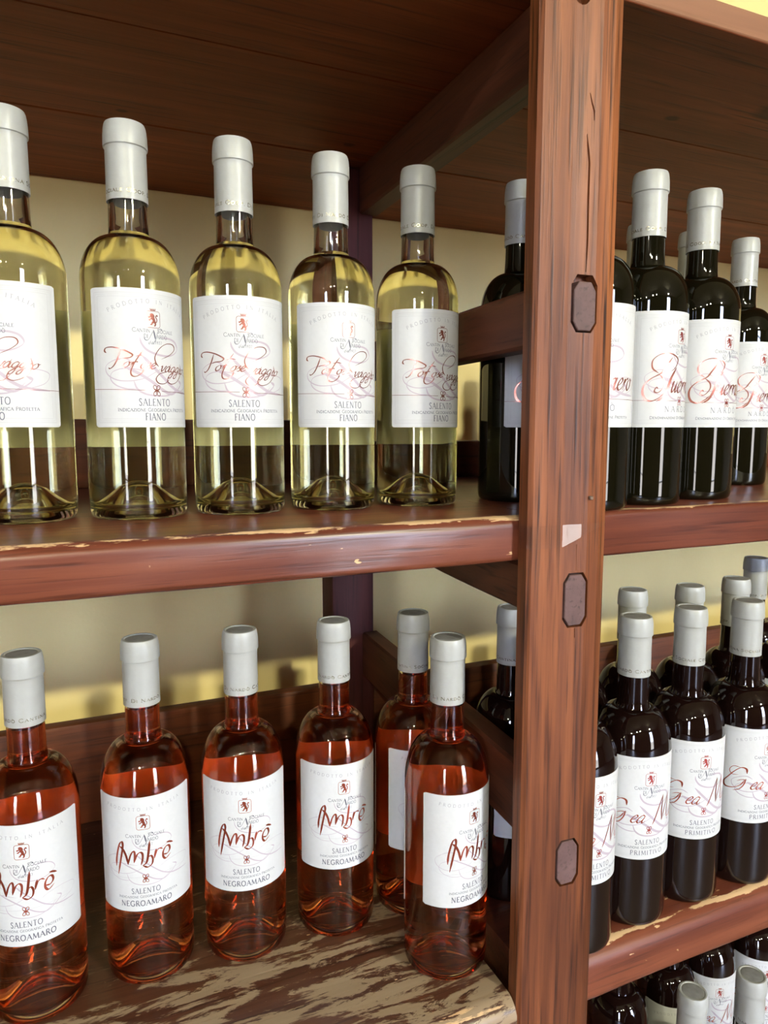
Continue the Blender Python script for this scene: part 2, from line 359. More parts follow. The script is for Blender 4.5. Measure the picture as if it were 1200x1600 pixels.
# back posts
for cx in (XL, .345, XR): board('back_post', cx - .030, cx + .030, .882, .925, FZ, .3255, M['backpost'], .003)
Z1, Z2, Z3 = -.0695, -.4715, -.900
# shelves: one board per bay
def shelf(name, x0, x1, y0, y1, zt, th, rad, m, label=None):
    # cross-section in (y, z) with rounded front arris
    poly = [(y1, zt), (y1, zt - th)]
    r2 = rad * .5
    for k in range(5): a = math.radians(270 - 22.5 * k); poly.append((y0 + r2 + r2 * math.cos(a), zt - th + r2 + r2 * math.sin(a)))
    for k in range(7): a = math.radians(180 - 15 * k); poly.append((y0 + rad + rad * math.cos(a), zt - rad + rad * math.sin(a)))
    bm = bmesh.new()
    n = 40
    prev = None
    for i in range(n + 1):
        x = x0 + (x1 - x0) * i / n
        ring = []
        for j, (y, z) in enumerate(poly):
            wob = (random.random() - .5) * .0011 if (j > 1 and y < y0 + .012) else 0
            ring.append(bm.verts.new((x, y + wob, z + wob * (.5 if z < zt - th * .5 else 0))))
        if prev:
            for j in range(len(poly)): bm.faces.new((prev[j], prev[(j + 1) % len(poly)], ring[(j + 1) % len(poly)], ring[j]))
        else: bm.faces.new(ring)
        prev = ring
    bm.faces.new(prev)
    bmesh.ops.recalc_face_normals(bm, faces=bm.faces[:])
    o = R(mesh_obj(name, bm, m, rack, 50))
    if label: o['label'] = label
    return o
def shelf_mat(nm, y0, zt, patches=None, cols=((.072, .016, .008), (.13, .033, .016), (.195, .057, .027))):
    return wood(nm, 'x', *cols, rough=.36, coat=.14, spec=.4, edge=(y0 - RACK0.y, zt + EYE), patches=patches and (patches[0] - RACK0.y, patches[1]))
XB0, XB1 = PX0 - .0005, PX1 + .0005
shelf('shelf_board', XL - .03, .3465, .4672, .906, Z1, .0355, .009, shelf_mat('upper_shelf_wood', .4672, Z1), 'chipped front edge, under the white wine')
shelf('shelf_board', .3475, XR + .03, .4672, .906, Z1, .0375, .005, shelf_mat('upper_right_shelf_wood', .4672, Z1), 'square front edge with small pale chips')
shelf('shelf_board', XL - .03, XB0 - .002,   .4490, .906, Z2, .046, .016, shelf_mat('worn_shelf_wood', .449, Z2, (.449, .27), ((.042, .014, .007), (.072, .027, .013), (.115, .046, .022))), 'varnish worn through to pale streaky wood')
shelf('shelf_board', .3475, XR + .03, .4672, .906, Z2, .0475, .016, shelf_mat('lower_right_shelf_wood', .4725, Z2 - .001), 'rounded front edge with a long pale chipped line')
shelf('shelf_board', XL - .03, .3465, .4672, .906, Z3, .046, .016, shelf_mat('bottom_shelf_wood', .4672, Z3))
shelf('shelf_board', .3475, XR + .03, .4672, .906, Z3, .046, .016, shelf_mat('bottom_right_shelf_wood', .4672, Z3))
# top shelf: planks side by side
ZT = .3267
for y0, y1 in ((.4672, .6585), (.6600, .8590), (.8605, 1.0855)):
    board('plank', XL - .03, XR + .03, y0, y1, ZT + (.0012 if y0 > .6 else 0), ZT + .0215, M['under'], .0016, 1)
# board standing at the back of each shelf
for zt, xa, xb, h in ((Z1, XL + .031, .3145, .079), (Z1, .3755, XR - .031, .051), (Z2, XL + .031, .3145, .125), (Z2, .3755, XR - .031, .121), (Z3, XL + .031, .3145, .10), (Z3, .3755, XR - .031, .10)):
    board('back_board', xa, xb, .8835, .9035, zt + .0002, zt + h, M['backboard'], .003)
# rails running from the front post to the back post (slightly out of square, as built)
def skew_rail(name, xa, ya, xb, yb, th, z0, z1, m, arch=0, label=None):
    bm = bmesh.new(); n = 10; prev = None
    for i in range(n + 1):
        t = i / n; x = xa + (xb - xa) * t; y = ya + (yb - ya) * t
        zb = z0 + arch * (math.sin(max(0, (t - .25) / .75) * math.pi / 2) if arch else 0)
        c = .0025
        ring = [bm.verts.new(p) for p in ((x, y, zb + c), (x, y, z1 - c), (x + c, y, z1), (x + th - c, y, z1), (x + th, y, z1 - c), (x + th, y, zb + c), (x + th - c, y, zb), (x + c, y, zb))]
        if prev:
            for j in range(8): bm.faces.new((prev[j], prev[(j + 1) % 8], ring[(j + 1) % 8], ring[j]))
        else: bm.faces.new(ring)
        prev = ring
    bm.faces.new(prev); bmesh.ops.recalc_face_normals(bm, faces=bm.faces[:])
    o = R(mesh_obj(name, bm, m, rack, 40))
    if label: o['label'] = label
    return o
skew_rail('side_rail', .3295, .4665, .3580, .8815, .023, .0610, .1060, M['rail'], label='dark rail between white and red wine')
skew_rail('side_rail', .3295, .4665, .3580, .8815, .023, -.3385, -.2770, M['rail'])
skew_rail('side_rail', .3295, .4665, .3580, .8815, .023, -.74, -.69, M['rail'])
skew_rail('brace', .3440, .4665, .3560, .8815, .026, .2700, ZT - .0002, M['rail'], label='bearer under the top planks')
skew_rail('brace', .3260, .4690, .3560, .8815, .026, -.1450, -.1072, M['rail'], arch=.004, label='bearer under the upper shelf')
skew_rail('brace', .3260, .4690, .3560, .8795, .026, -.556, -.5195, M['rail'], arch=.004)

# ------------------------------------------------------------------ lettering
S = 's'
GL = {  # capital letters as pen strokes: (weight, smooth?, points); 1 = cap height
 'A': (.76, [(.5, 0, [(.03, 0), (.38, 1)]), (1, 0, [(.36, 1), (.73, 0)]), (.5, 0, [(.14, .36), (.58, .36)])], [.03, .73]),
 'B': (.68, [(1, 0, [(.14, 0), (.14, 1)]), (.7, 1, [(.14, .98), (.42, .97), (.54, .78), (.42, .56), (.14, .53)]), (.8, 1, [(.14, .53), (.48, .5), (.62, .27), (.46, .03), (.14, .02)])], [.14]),
 'C': (.80, [(.9, 1, [(.74, .78), (.58, .97), (.36, .98), (.13, .76), (.08, .5), (.13, .24), (.36, .02), (.6, .04), (.76, .2)])], []),
 'D': (.84, [(1, 0, [(.14, 0), (.14, 1)]), (.8, 1, [(.14, .98), (.46, .96), (.71, .77), (.77, .5), (.71, .23), (.46, .04), (.14, .02)])], [.14]),
 'E': (.60, [(1, 0, [(.14, 0), (.14, 1)]), (.6, 0, [(.14, .98), (.52, .98), (.53, .86)]), (.6, 0, [(.14, .52), (.44, .52)]), (.6, 0, [(.14, .02), (.54, .02), (.57, .16)])], [.14]),
 'F': (.57, [(1, 0, [(.14, 0), (.14, 1)]), (.6, 0, [(.14, .98), (.52, .98), (.53, .86)]), (.6, 0, [(.14, .52), (.44, .52)])], [.14]),
 'G': (.84, [(.9, 1, [(.74, .80), (.58, .97), (.36, .98), (.13, .76), (.08, .5), (.13, .24), (.36, .02), (.58, .03), (.74, .14)]), (1, 0, [(.74, .1), (.74, .44)]), (.5, 0, [(.58, .44), (.82, .44)])], []),
 'I': (.30, [(1, 0, [(.15, 0), (.15, 1)])], [.15]),
 'L': (.58, [(1, 0, [(.14, 0), (.14, 1)]), (.6, 0, [(.14, .02), (.54, .02), (.57, .18)])], [.14]),
 'M': (.96, [(.5, 0, [(.09, 0), (.14, 1)]), (1, 0, [(.14, 1), (.47, .1)]), (.5, 0, [(.47, .1), (.80, 1)]), (1, 0, [(.80, 1), (.87, 0)])], [.09, .87]),
 'N': (.84, [(.5, 0, [(.13, 0), (.13, 1)]), (1, 0, [(.11, 1), (.71, 0)]), (.5, 0, [(.71, 0), (.71, 1)])], [.13]),
 'O': (.88, [(.9, 1, [(.44, .99), (.18, .86), (.08, .5), (.18, .14), (.44, .01), (.70, .14), (.80, .5), (.70, .86), (.44, .99)])], []),
 'P': (.60, [(1, 0, [(.14, 0), (.14, 1)]), (.7, 1, [(.14, .98), (.42, .97), (.55, .74), (.42, .50), (.14, .47)])], [.14]),
 'R': (.68, [(1, 0, [(.14, 0), (.14, 1)]), (.7, 1, [(.14, .98), (.42, .97), (.54, .75), (.42, .53), (.14, .50)]), (1, 0, [(.34, .5), (.66, 0)])], [.14, .66]),
 'S': (.56, [(.9, 1, [(.45, .84), (.36, .97), (.2, .97), (.09, .80), (.16, .62), (.36, .44), (.46, .24), (.36, .04), (.18, .02), (.07, .18)])], []),
 'T': (.66, [(1, 0, [(.33, 0), (.33, 1)]), (.6, 0, [(.05, .84), (.06, .98), (.60, .98), (.61, .84)])], [.33]),
 'U': (.80, [(.9, 1, [(.13, 1), (.13, .3), (.24, .04), (.42, .0), (.60, .06), (.68, .3), (.68, 1)])], []),
 'V': (.76, [(1, 0, [(.03, 1), (.38, 0)]), (.5, 0, [(.38, 0), (.72, 1)])], []),
 'Z': (.66, [(.6, 0, [(.09, .86), (.1, .98), (.58, .98)]), (1, 0, [(.58, .98), (.08, .02)]), (.6, 0, [(.08, .02), (.58, .02), (.60, .16)])], []),
 '1': (.36, [(1, 0, [(.08, .8), (.2, 1), (.2, 0)])], []),
 '9': (.56, [(.8, 1, [(.46, .7), (.3, .98), (.1, .72), (.26, .46), (.46, .7), (.42, .3), (.18, 0)])], []),
 '3': (.52, [(.8, 1, [(.08, .86), (.26, 1), (.42, .78), (.24, .54), (.44, .3), (.26, 0), (.06, .12)])], []),
 '7': (.52, [(.8, 0, [(.06, .98), (.46, .98), (.2, 0)])], []),
 '.': (.24, [(1.2, 0, [(.06, .04), (.16, .04)])], []),
 ' ': (.42, [], []),
}
def caps(text, h, w, track=.10, small=None, serif=True):
    """Strokes (points mm, half width mm) of a line of capitals, starting at u=0. '`' puts a grave accent on the letter before it."""
    out = []; x = 0.0; last = (0, 0, 1)
    for i, ch in enumerate(text):
        if ch == '`':
            out.append(([(last[0] + .25 * last[2], 1.28 * last[2]), (last[0] + .5 * last[2], 1.1 * last[2])], [w, w * .5])); continue
        hh = h if (small is None or i == 0 or text[i - 1] == ' ') else h * small
        adv, strokes, srf = GL[ch]
        for wt, sm, P in strokes:
            Q = [(x + a * hh, b * hh) for a, b in P]
            if sm: Q = smoothpts(Q, 4)
            out.append((Q, [w * wt] * len(Q)))
        if serif:
            for sx in srf: out.append(([(x + (sx - .13) * hh, .02 * hh), (x + (sx + .13) * hh, .02 * hh)], [w * .45] * 2))
        last = (x, 0, hh); x += (adv + track) * hh
    return out, x
def line(text, h, w, u0, v0, track=.1, small=None, width=None, arc=None):
    st, tot = caps(text, h, w, track, small)
    sx = 1 if width is None else width / tot
    out = []
    for P, ww in st:
        Q = []
        for a, b in P:
            u = (a - tot / 2) * sx
            if arc:                      # letters ride on an arch of radius arc
                t = u / arc; Q.append((u0 + (arc + b) * math.sin(t), v0 + (arc + b) * math.cos(t) - arc))
            else: Q.append((u0 + u, v0 + b))
        out.append((Q, ww))
    return out
def pen(P, lo, hi, nib=0.9, n=8, taper=True):
    Q = smoothpts(P, n); ws = []
    for i in range(len(Q)):
        a = Q[max(0, i - 1)]; b = Q[min(len(Q) - 1, i + 1)]
        th = math.atan2(b[1] - a[1], b[0] - a[0])
        w = lo + (hi - lo) * abs(math.sin(th - nib)) ** 1.5
        if taper:
            t = min(i, len(Q) - 1 - i) / 4.0
            w *= min(1, .25 + t * .75)
        ws.append(w)
    return (Q, ws)
CUR = {  # cursive lower case, x-height 1
 'a': (1.02, [[(.78, .85), (.45, 1.0), (.1, .6), (.1, .15), (.38, 0), (.72, .45), (.82, .98)], [(.82, .98), (.72, .25), (.85, 0), (1.12, .3)]]),
 'e': (.80, [[(.0, .3), (.4, .5), (.66, .8), (.45, 1.0), (.16, .7), (.1, .25), (.35, 0), (.65, .08), (.9, .35)]]),
 'o': (.88, [[(.5, 1.0), (.12, .65), (.12, .2), (.4, 0), (.74, .35), (.7, .82), (.5, 1.0)], [(.6, .97), (.78, .82), (1.0, .9)]]),
 'r': (.72, [[(.0, .3), (.28, .95), (.2, 0)], [(.22, .4), (.45, .85), (.7, .98), (.82, .85)]]),
 't': (.62, [[(.38, 1.7), (.24, .5), (.3, .04), (.58, .1), (.8, .35)], [(.0, 1.05), (.66, 1.13)]]),
 's': (.70, [[(.0, .2), (.4, .75), (.5, 1.03), (.44, .7), (.64, .38), (.54, .05), (.18, .04)]]),
 'l': (.60, [[(.0, .3), (.5, 1.2), (.62, 1.9), (.42, 2.0), (.28, 1.5), (.2, .4), (.35, 0), (.7, .3)]]),
 'v': (.86, [[(.0, .8), (.2, 1.0), (.28, .5), (.4, 0), (.66, .5), (.8, 1.0), (1.0, .9)]]),
 'g': (.96, [[(.78, .85), (.45, 1.0), (.1, .6), (.12, .12), (.42, .05), (.72, .45), (.82, .98)], [(.82, .98), (.7, 0), (.5, -.95), (.12, -1.05), (.1, -.65), (.55, -.2), (1.0, .25)]]),
 'i': (.52, [[(.0, .4), (.24, 1.0), (.18, .3), (.3, 0), (.6, .3)], [(.34, 1.4), (.38, 1.48)]]),
 'u': (1.0, [[(.0, .6), (.2, 1.0), (.15, .3), (.32, 0), (.6, .4), (.76, 1.0)], [(.76, 1.0), (.7, .3), (.82, 0), (1.08, .3)]]),
 'm': (1.5, [[(.0, .5), (.22, 1.0), (.14, 0)], [(.16, .4), (.5, 1.0), (.66, .8), (.56, 0)], [(.58, .4), (.95, 1.0), (1.1, .8), (1.0, .2), (1.15, 0), (1.5, .35)]]),
}
def cursive(text, h, u0, v0, lo, hi, slant=.42, sx=1.0, nib=.5):
    out = []; x = u0
    for ch in text:
        adv, st = CUR[ch]
        for P in st: out.append(pen([(x + (a + slant * b) * h * sx, v0 + b * h) for a, b in P], lo, hi, nib, 6))
        x += adv * h * sx
    return out, x
LAB_R = .0371
def ribbons(name, strokes, m, parent, rad, step=1.4, loc=None):
    bm = bmesh.new()
    def mp(u, v):
        a = u * .001 / rad; return bm.verts.new((rad * math.cos(a), rad * math.sin(a), v * .001))
    for P, ww in strokes:
        Q = [P[0]]; w2 = [ww[0]]
        for i in range(1, len(P)):
            d = math.dist(P[i - 1], P[i])
            if d < 1e-6: continue
            k = max(1, int(math.ceil(d / step)))
            for j in range(1, k + 1):
                t = j / k; Q.append((P[i - 1][0] + (P[i][0] - P[i - 1][0]) * t, P[i - 1][1] + (P[i][1] - P[i - 1][1]) * t)); w2.append(ww[i - 1] + (ww[i] - ww[i - 1]) * t)
        if len(Q) < 2: continue
        prev = None
        for i in range(len(Q)):
            a = Q[max(0, i - 1)]; b = Q[min(len(Q) - 1, i + 1)]
            dx, dy = b[0] - a[0], b[1] - a[1]; d = math.hypot(dx, dy) or 1
            nx, ny = -dy / d * w2[i], dx / d * w2[i]
            cur = (mp(Q[i][0] + nx, Q[i][1] + ny), mp(Q[i][0] - nx, Q[i][1] - ny))
            if prev: bm.faces.new((prev[0], prev[1], cur[1], cur[0]))
            prev = cur
    return mesh_obj(name, bm, m, parent, None, loc)
def ell(cx, cy, a, b, rot=0, n=16, w=.25):
    P = [(cx + a * math.cos(t) * math.cos(rot) - b * math.sin(t) * math.sin(rot), cy + a * math.cos(t) * math.sin(rot) + b * math.sin(t) * math.cos(rot)) for t in [2 * math.pi * k / n for k in range(n + 1)]]
    return (P, [w] * (n + 1))
# --- measured strokes: points read off the photograph's labels, unrolled to millimetres on the label (u right of the centre line, v above the lower edge)
def unroll(pts, x0, rad, uc_deg, top, bot):
    out = []
    for x, y in pts:
        s = max(-.995, min(.995, (x - x0) / rad)); u = LAB_R * 1000 * (math.asin(s) - math.radians(uc_deg))
        yt, yb = top(x), bot(x); out.append((u, 100 * (yb - y) / (yb - yt)))
    return out
wt_top = lambda x: 60 + max(0, x - 250) ** 2 * .00021; wt_bot = lambda x: 1368 + x * .012
def UW(p): return unroll(p, 500, 550, 24.5, wt_top, wt_bot)
def lin(tab):
    def f(x):
        for (a, b), (c, d) in zip(tab, tab[1:]):
            if x <= c: return b + (d - b) * (x - a) / (c - a)
        return tab[-1][1]
    return f
am_top = lin([(0, 220), (120, 320), (260, 350), (400, 348), (560, 330), (700, 295), (860, 220), (1050, 90)])
am_bot = lin([(0, 1290), (115, 1350), (255, 1450), (400, 1476), (520, 1472), (650, 1450), (865, 1370), (1050, 1195)])
def UA(p): return unroll(p, 560, 560, -1, am_top, am_bot)
def UG(p): return unroll(p, 185, 348, 56, lambda x: 108 + max(0, x - 250) ** 2 * .0004, lambda x: 1025 + x * .02)
def UE(p): return unroll(p, 410, 205, 31, lin([(240, 388), (330, 412), (430, 416), (520, 400), (615, 360)]), lin([(240, 962), (330, 990), (430, 998), (520, 985), (600, 950)]))

FLOUR = [(.16, .62, [(585, 535), (600, 590), (650, 650), (740, 695), (850, 722), (930, 712), (972, 670), (955, 610), (900, 572), (800, 550)]),
         (.14, .34, [(500, 760), (420, 722), (320, 735), (228, 790), (240, 870), (340, 925), (480, 935), (620, 915), (720, 870), (830, 820)]),
         (.14, .34, [(640, 850), (490, 820), (380, 820), (290, 850), (268, 910), (320, 970), (430, 1008), (560, 1015)]),
         (.30, .85, [(420, 800), (500, 838), (600, 890), (720, 968), (820, 1040), (900, 1072), (960, 1040), (1000, 985), (975, 950)]),
         (.30, .85, [(590, 690), (700, 800), (820, 920), (900, 1000), (980, 1052), (1060, 1075)]),
         (.20, .55, [(505, 930), (540, 1010), (620, 1060), (740, 1083), (860, 1083), (930, 1050), (970, 1000)]),
         (.12, .24, [(850, 935), (930, 895), (1010, 890), (1055, 930), (1040, 1010), (970, 1060)])]
def flourish(): return [pen(UW(p), lo * 1.25, hi * 1.35, 1.0) for lo, hi, p in FLOUR]
def rounded(cx, cy, a, b, r, w):
    P = []
    for sx, sy, a0 in ((1, 1, 0), (-1, 1, 90), (-1, -1, 180), (1, -1, 270)):
        for k in range(5):
            t = math.radians(a0 + 22.5 * k); P.append((cx + sx * (a - r) + r * math.cos(t), cy + sy * (b - r) + r * math.sin(t)))
    P.append(P[0]); return (P, [w] * len(P))
def crest(u, v):
    """Crowned lion rampant in a round-cornered square; v = middle of the square."""
    s = [rounded(u, v, 5.4, 5.9, 1.8, .17)]
    def L(pts, ws): 
        Q = smoothpts([(u + a, v + b) for a, b in pts], 5); n = len(Q)
        W2 = [ws[0] + (ws[-1] - ws[0]) * i / (n - 1) if len(ws) == 2 else ws[min(len(ws) - 1, int(i * len(ws) / n))] for i in range(n)]
        s.append((Q, W2))
    L([(-.9, 3.3), (-.4, 1.8), (.5, -.2), (.9, -2.0)], [1.25, 1.0])          # trunk
    L([(-2.2, 3.2), (-1.2, 3.7), (-.3, 3.2)], [.45, .95])                    # head and muzzle
    L([(-.2, 4.1), (.4, 3.0), (.6, 1.8)], [.3, .7])                          # mane
    L([(-.6, 1.9), (-2.0, 2.0), (-3.1, 1.2), (-3.4, 2.0)], [.6, .3])         # upper foreleg
    L([(-.3, .9), (-1.7, .3), (-2.6, -.6), (-3.2, -.1)], [.6, .3])           # lower foreleg
    L([(.8, -1.6), (-.5, -2.2), (-1.2, -3.5), (-2.2, -3.6)], [.8, .3])       # hind leg forward
    L([(1.0, -1.8), (1.7, -2.8), (1.4, -4.3), (.6, -4.5)], [.8, .3])         # hind leg standing
    L([(1.1, -1.8), (2.6, -1.6), (2.9, .3), (2.1, 1.8), (3.0, 3.2), (3.6, 2.3)], [.35, .4])  # tail
    c = v + 6.6                                                               # crown above the frame
    s.append(([(u - 1.9, c), (u + 1.9, c)], [.3, .3]))
    for a in (-1.9, -.95, 0, .95, 1.9): s.append(([(u + a * .9, c), (u + a * 1.1, c + 1.3)], [.3, .16]))
    return s
def knot(u, v, k=1.0, w=.24):
    s = []
    for dx, dy, r in ((-1.1, 1.9, .5), (1.1, 1.9, -.5), (-1.1, -1.9, -.5), (1.1, -1.9, .5)): s.append(ell(u + dx * k, v + dy * k, 1.2 * k, 1.9 * k, r, 14, w))
    s.append(([(u - 1.6 * k, v - 1.2 * k), (u + 1.6 * k, v + 1.2 * k)], [w, w])); s.append(([(u + 1.6 * k, v - 1.2 * k), (u - 1.6 * k, v + 1.2 * k)], [w, w]))
    return s
def cellar(u, v):
    """The producer's lines: CANTINA SOCIALE / DI NARDO dal 1937 with the big slanted N."""
    s = line('CANTIN', 3.0, .17, u - 9.4, v + 2.0, .06, .8, 13.0) + line('SOCIALE', 3.0, .17, u + 9.4, v + 2.0, .06, .8, 14.0)
    s += line('DI', 3.0, .17, u - 6.2, v - 2.2, .06, None, 3.4) + line('ARDO`', 2.7, .17, u + 6.3, v - 2.2, .06, None, 9.0)
    s += [pen([(u - 7.8, v - 1.4), (u - 6.8, v - 3.4), (u - 4.6, v - 3.2), (u - 2.2, v + .6), (u - .4, v + 3.9)], .13, .3), pen([(u - .6, v + 4.2), (u + .2, v + .8), (u + .9, v - 3.2)], .4, .55, 0), pen([(u + .9, v - 3.2), (u + 2.4, v + 1.5), (u + 4.4, v + 5.0), (u + 6.4, v + 4.6), (u + 6.2, v + 3.6)], .12, .28)]
    st, x = cursive('al', 1.5, u - 2.6, v - 6.2, .10, .2)
    s += st + [pen([(u - 3.2, v - 5.0), (u - 4.2, v - 5.2), (u - 4.4, v - 6.1), (u - 3.4, v - 6.0), (u - 2.6, v - 3.2)], .1, .2)] + line('1937', 2.2, .14, u + 3.3, v - 6.2, .05, None, 5.6)
    return s
def border():
    s = []
    for d, w in ((3.4, .28), (4.7, .16), (6.2, .22)): s.append(([(-46.5 + d, d), (46.5 - d, d), (46.5 - d, 100 - d), (-46.5 + d, 100 - d), (-46.5 + d, d)], [w] * 5))
    return s
ANTE = 'PRODOTTO IN ITALIA'
def design(kind):
    """{material: strokes} printed on the front label of a kind of wine."""
    d = {}
    if kind == 'white':
        d['emboss'] = border(); d['lilac'] = flourish()
        d['ink_pale'] = line(ANTE, 2.9, .17, 0, 90.0, .55, None, 66, arc=72)
        d['ink2'] = cellar(.5, 67); d['ink'] = line('SALENTO', 5.2, .30, 0, 15.8, .12, None, 25) + line('INDICAZIONE GEOGRAFICA PROTETTA', 2.5, .19, 1.5, 11.6, .06, .86, 58) + line('FIANO', 5.2, .32, 0, 5.2, .12, None, 16.5)
        word = [pen(UW(p), .30, .62, .4) for p in ([(235, 668), (217, 650), (232, 622), (300, 615), (400, 638), (480, 675), (503, 697), (470, 718), (400, 722), (350, 735)], [(385, 640), (350, 720), (310, 785), (270, 815), (250, 808)])]
        a, x = cursive('or', 4.4, -23.6, 43.2, .26, .56, .40, 1.25); word += a
        word += [pen(UW(p), .28, .56, .4) for p in ([(618, 650), (560, 715), (505, 790), (478, 850), (492, 888), (540, 893), (595, 862), (615, 825)], [(535, 708), (590, 700), (640, 712)])]
        a, x = cursive('ose', 4.3, -11.2, 42.8, .26, .56, .40, 1.1); word += a
        a, x = cursive('vagg', 4.1, 3.2, 41.2, .24, .54, .40, 1.28); word += a
        a, x = cursive('io', 4.1, x, 40.6, .24, .54, .40, 1.28); word += a
        word += [pen(UW(p), .22, .46, .5) for p in ([(770, 815), (740, 775), (735, 715), (790, 645), (860, 613), (925, 625), (940, 670), (890, 715), (800, 748)], [(900, 800), (860, 860), (780, 880), (738, 925), (765, 967), (830, 972), (885, 930)], [(1000, 800), (1003, 880), (965, 955), (905, 980), (860, 955), (880, 900), (960, 850)])]
        d['copper|crest'] = crest(0, 78.5); d['copper|knot_emblem'] = knot(1, 27, 1.05)
        d['copper'] = word + [([(-46.4, 27.6), (-4, 27.0)], [.16, .16]), ([(5, 26.6), (46.4, 26.0)], [.16, .16])]
    if kind == 'rose':
        d['lilac'] = [pen(UW(p), lo * .7, hi * .6, 1.0) for lo, hi, p in FLOUR]
        d['ink_pale'] = line(ANTE, 2.7, .16, 0, 88.5, .55, None, 66, arc=-190)
        d['ink2'] = cellar(.5, 63.5); d['ink'] = line('SALENTO', 4.7, .31, 0, 15.8, .12, None, 24) + line('INDICAZIONE GEOGRAFICA PROTETTA', 2.1, .16, 1.5, 12.0, .06, .86, 50) + line('NEGROAMARO', 4.7, .40, 0, 4.8, .12, None, 43)
        A = [([(203, 992), (212, 905), (245, 805), (275, 775), (290, 800), (283, 850), (258, 950), (224, 1076)], .35, 1.1), ([(250, 815), (290, 850), (325, 915), (345, 1000)], .5, 1.0), ([(345, 1000), (372, 920), (408, 872), (428, 885), (426, 935), (418, 985)], .35, .95),
             ([(418, 985), (455, 905), (495, 878), (522, 895), (520, 950), (500, 1005)], .35, .95), ([(612, 757), (598, 850), (580, 940), (560, 985), (520, 1010)], .5, 1.15), ([(520, 1010), (580, 1022), (632, 985), (642, 930), (618, 905), (575, 935)], .35, .9),
             ([(662, 930), (676, 870), (688, 832)], .6, 1.0), ([(672, 905), (695, 850), (730, 820), (765, 818)], .35, .7), ([(762, 878), (815, 862), (848, 815), (838, 778), (800, 795), (768, 850), (768, 900), (800, 912), (858, 852)], .35, .95), ([(812, 748), (850, 738), (887, 730)], .7, .9)]
        d['brownfoil'] = [pen(UA(p), lo, hi, .5) for p, lo, hi in A]; d['brownfoil|crest'] = crest(-.5, 78.0); d['brownfoil|knot_emblem'] = knot(0, 29, .95)
        d['emboss'] = [pen(UA(p), .16, .24, .5) for p in ([(85, 985), (150, 1060), (300, 1125), (500, 1130), (700, 1085), (900, 985), (1030, 880)], [(85, 895), (200, 870), (400, 900), (620, 960)])]
    if kind == 'guer':
        d['emboss'] = border(); d['lilac'] = flourish()
        d['ink_pale'] = line(ANTE, 2.9, .17, 0, 90.0, .55, None, 66, arc=72)
        d['ink2'] = cellar(.5, 67); d['ink'] = line('NARDO`', 5.0, .26, 0, 13.5, .45, None, 34) + line('DENOMINAZIONE DI ORIGINE PROTETTA', 2.4, .18, 0, 7.2, .06, .82, 60)
        G = [([(300, 600), (252, 560), (250, 500), (295, 458), (355, 443), (415, 460), (448, 500), (430, 560), (395, 590)], .3, .7), ([(405, 478), (350, 560), (320, 600), (260, 630)], .5, 1.2), ([(320, 605), (245, 640), (192, 690), (180, 745), (200, 800), (250, 820), (310, 795), (345, 760)], .4, 1.0),
             ([(305, 610), (345, 655), (345, 705), (305, 752), (272, 745), (285, 712), (300, 722)], .3, .7), ([(440, 560), (400, 640), (375, 720), (340, 790), (290, 822)], .7, 1.5)]
        word = [pen(UG(p), lo, hi, .5) for p, lo, hi in G]
        a, x = cursive('uerriero', 9.6, -12.5, 30.5, .30, 1.0, .42, .76); word += a
        d['copper'] = word + [([(-46.4, 23.4), (-4, 23.0)], [.16, .16]), ([(4, 23.0), (46.4, 22.6)], [.16, .16])]
        d['redfoil|crest'] = crest(0, 78.5); d['redfoil|knot_emblem'] = knot(0, 23, 1.0)
    if kind == 'gea':
        d['emboss'] = border()[:2]; d['lilac'] = flourish()
        d['ink_pale'] = line(ANTE, 2.9, .17, 0, 90.0, .55, None, 66, arc=110)
        d['ink2'] = cellar(.5, 67); d['ink'] = line('SALENTO', 4.6, .28, 0, 15.0, .16, None, 26) + line('INDICAZIONE GEOGRAFICA PROTETTA', 2.3, .18, 0, 11.0, .06, .86, 56) + line('PRIMITIVO', 4.4, .30, 0, 4.6, .2, None, 34)
        G = [([(402, 690), (398, 662), (372, 655), (340, 680), (312, 715), (292, 745), (300, 775), (335, 782), (370, 762), (392, 730)], .28, 1.0), ([(352, 738), (378, 728), (405, 730)], .25, .5), ([(398, 722), (388, 758), (366, 788), (335, 800)], .3, .85), ([(372, 655), (335, 650), (316, 672), (328, 700), (360, 700)], .2, .4)]
        word = [pen(UE(p), lo, hi, .5) for p, lo, hi in G]
        a, x = cursive('ea', 7.6, -19.0, 36.5, .26, .75, .5, .95); word += a
        word += [pen([(u, v) for u, v in p], .25, .85, .5) for p in ([(3, 34), (6, 40), (12, 54), (15.5, 61)], [(15.5, 61), (14.0, 48), (14.5, 36)], [(14.5, 36), (19, 50), (24.5, 62)], [(24.5, 62), (22.5, 47), (23, 38), (25.5, 37)])]
        a, x = cursive('are', 7.6, 25.5, 36.5, .26, .75, .5, .8); word += a
        d['brownfoil'] = word; d['redfoil|crest'] = crest(0, 78.5); d['redfoil|knot_emblem'] = knot(0, 29, .95)
    return d

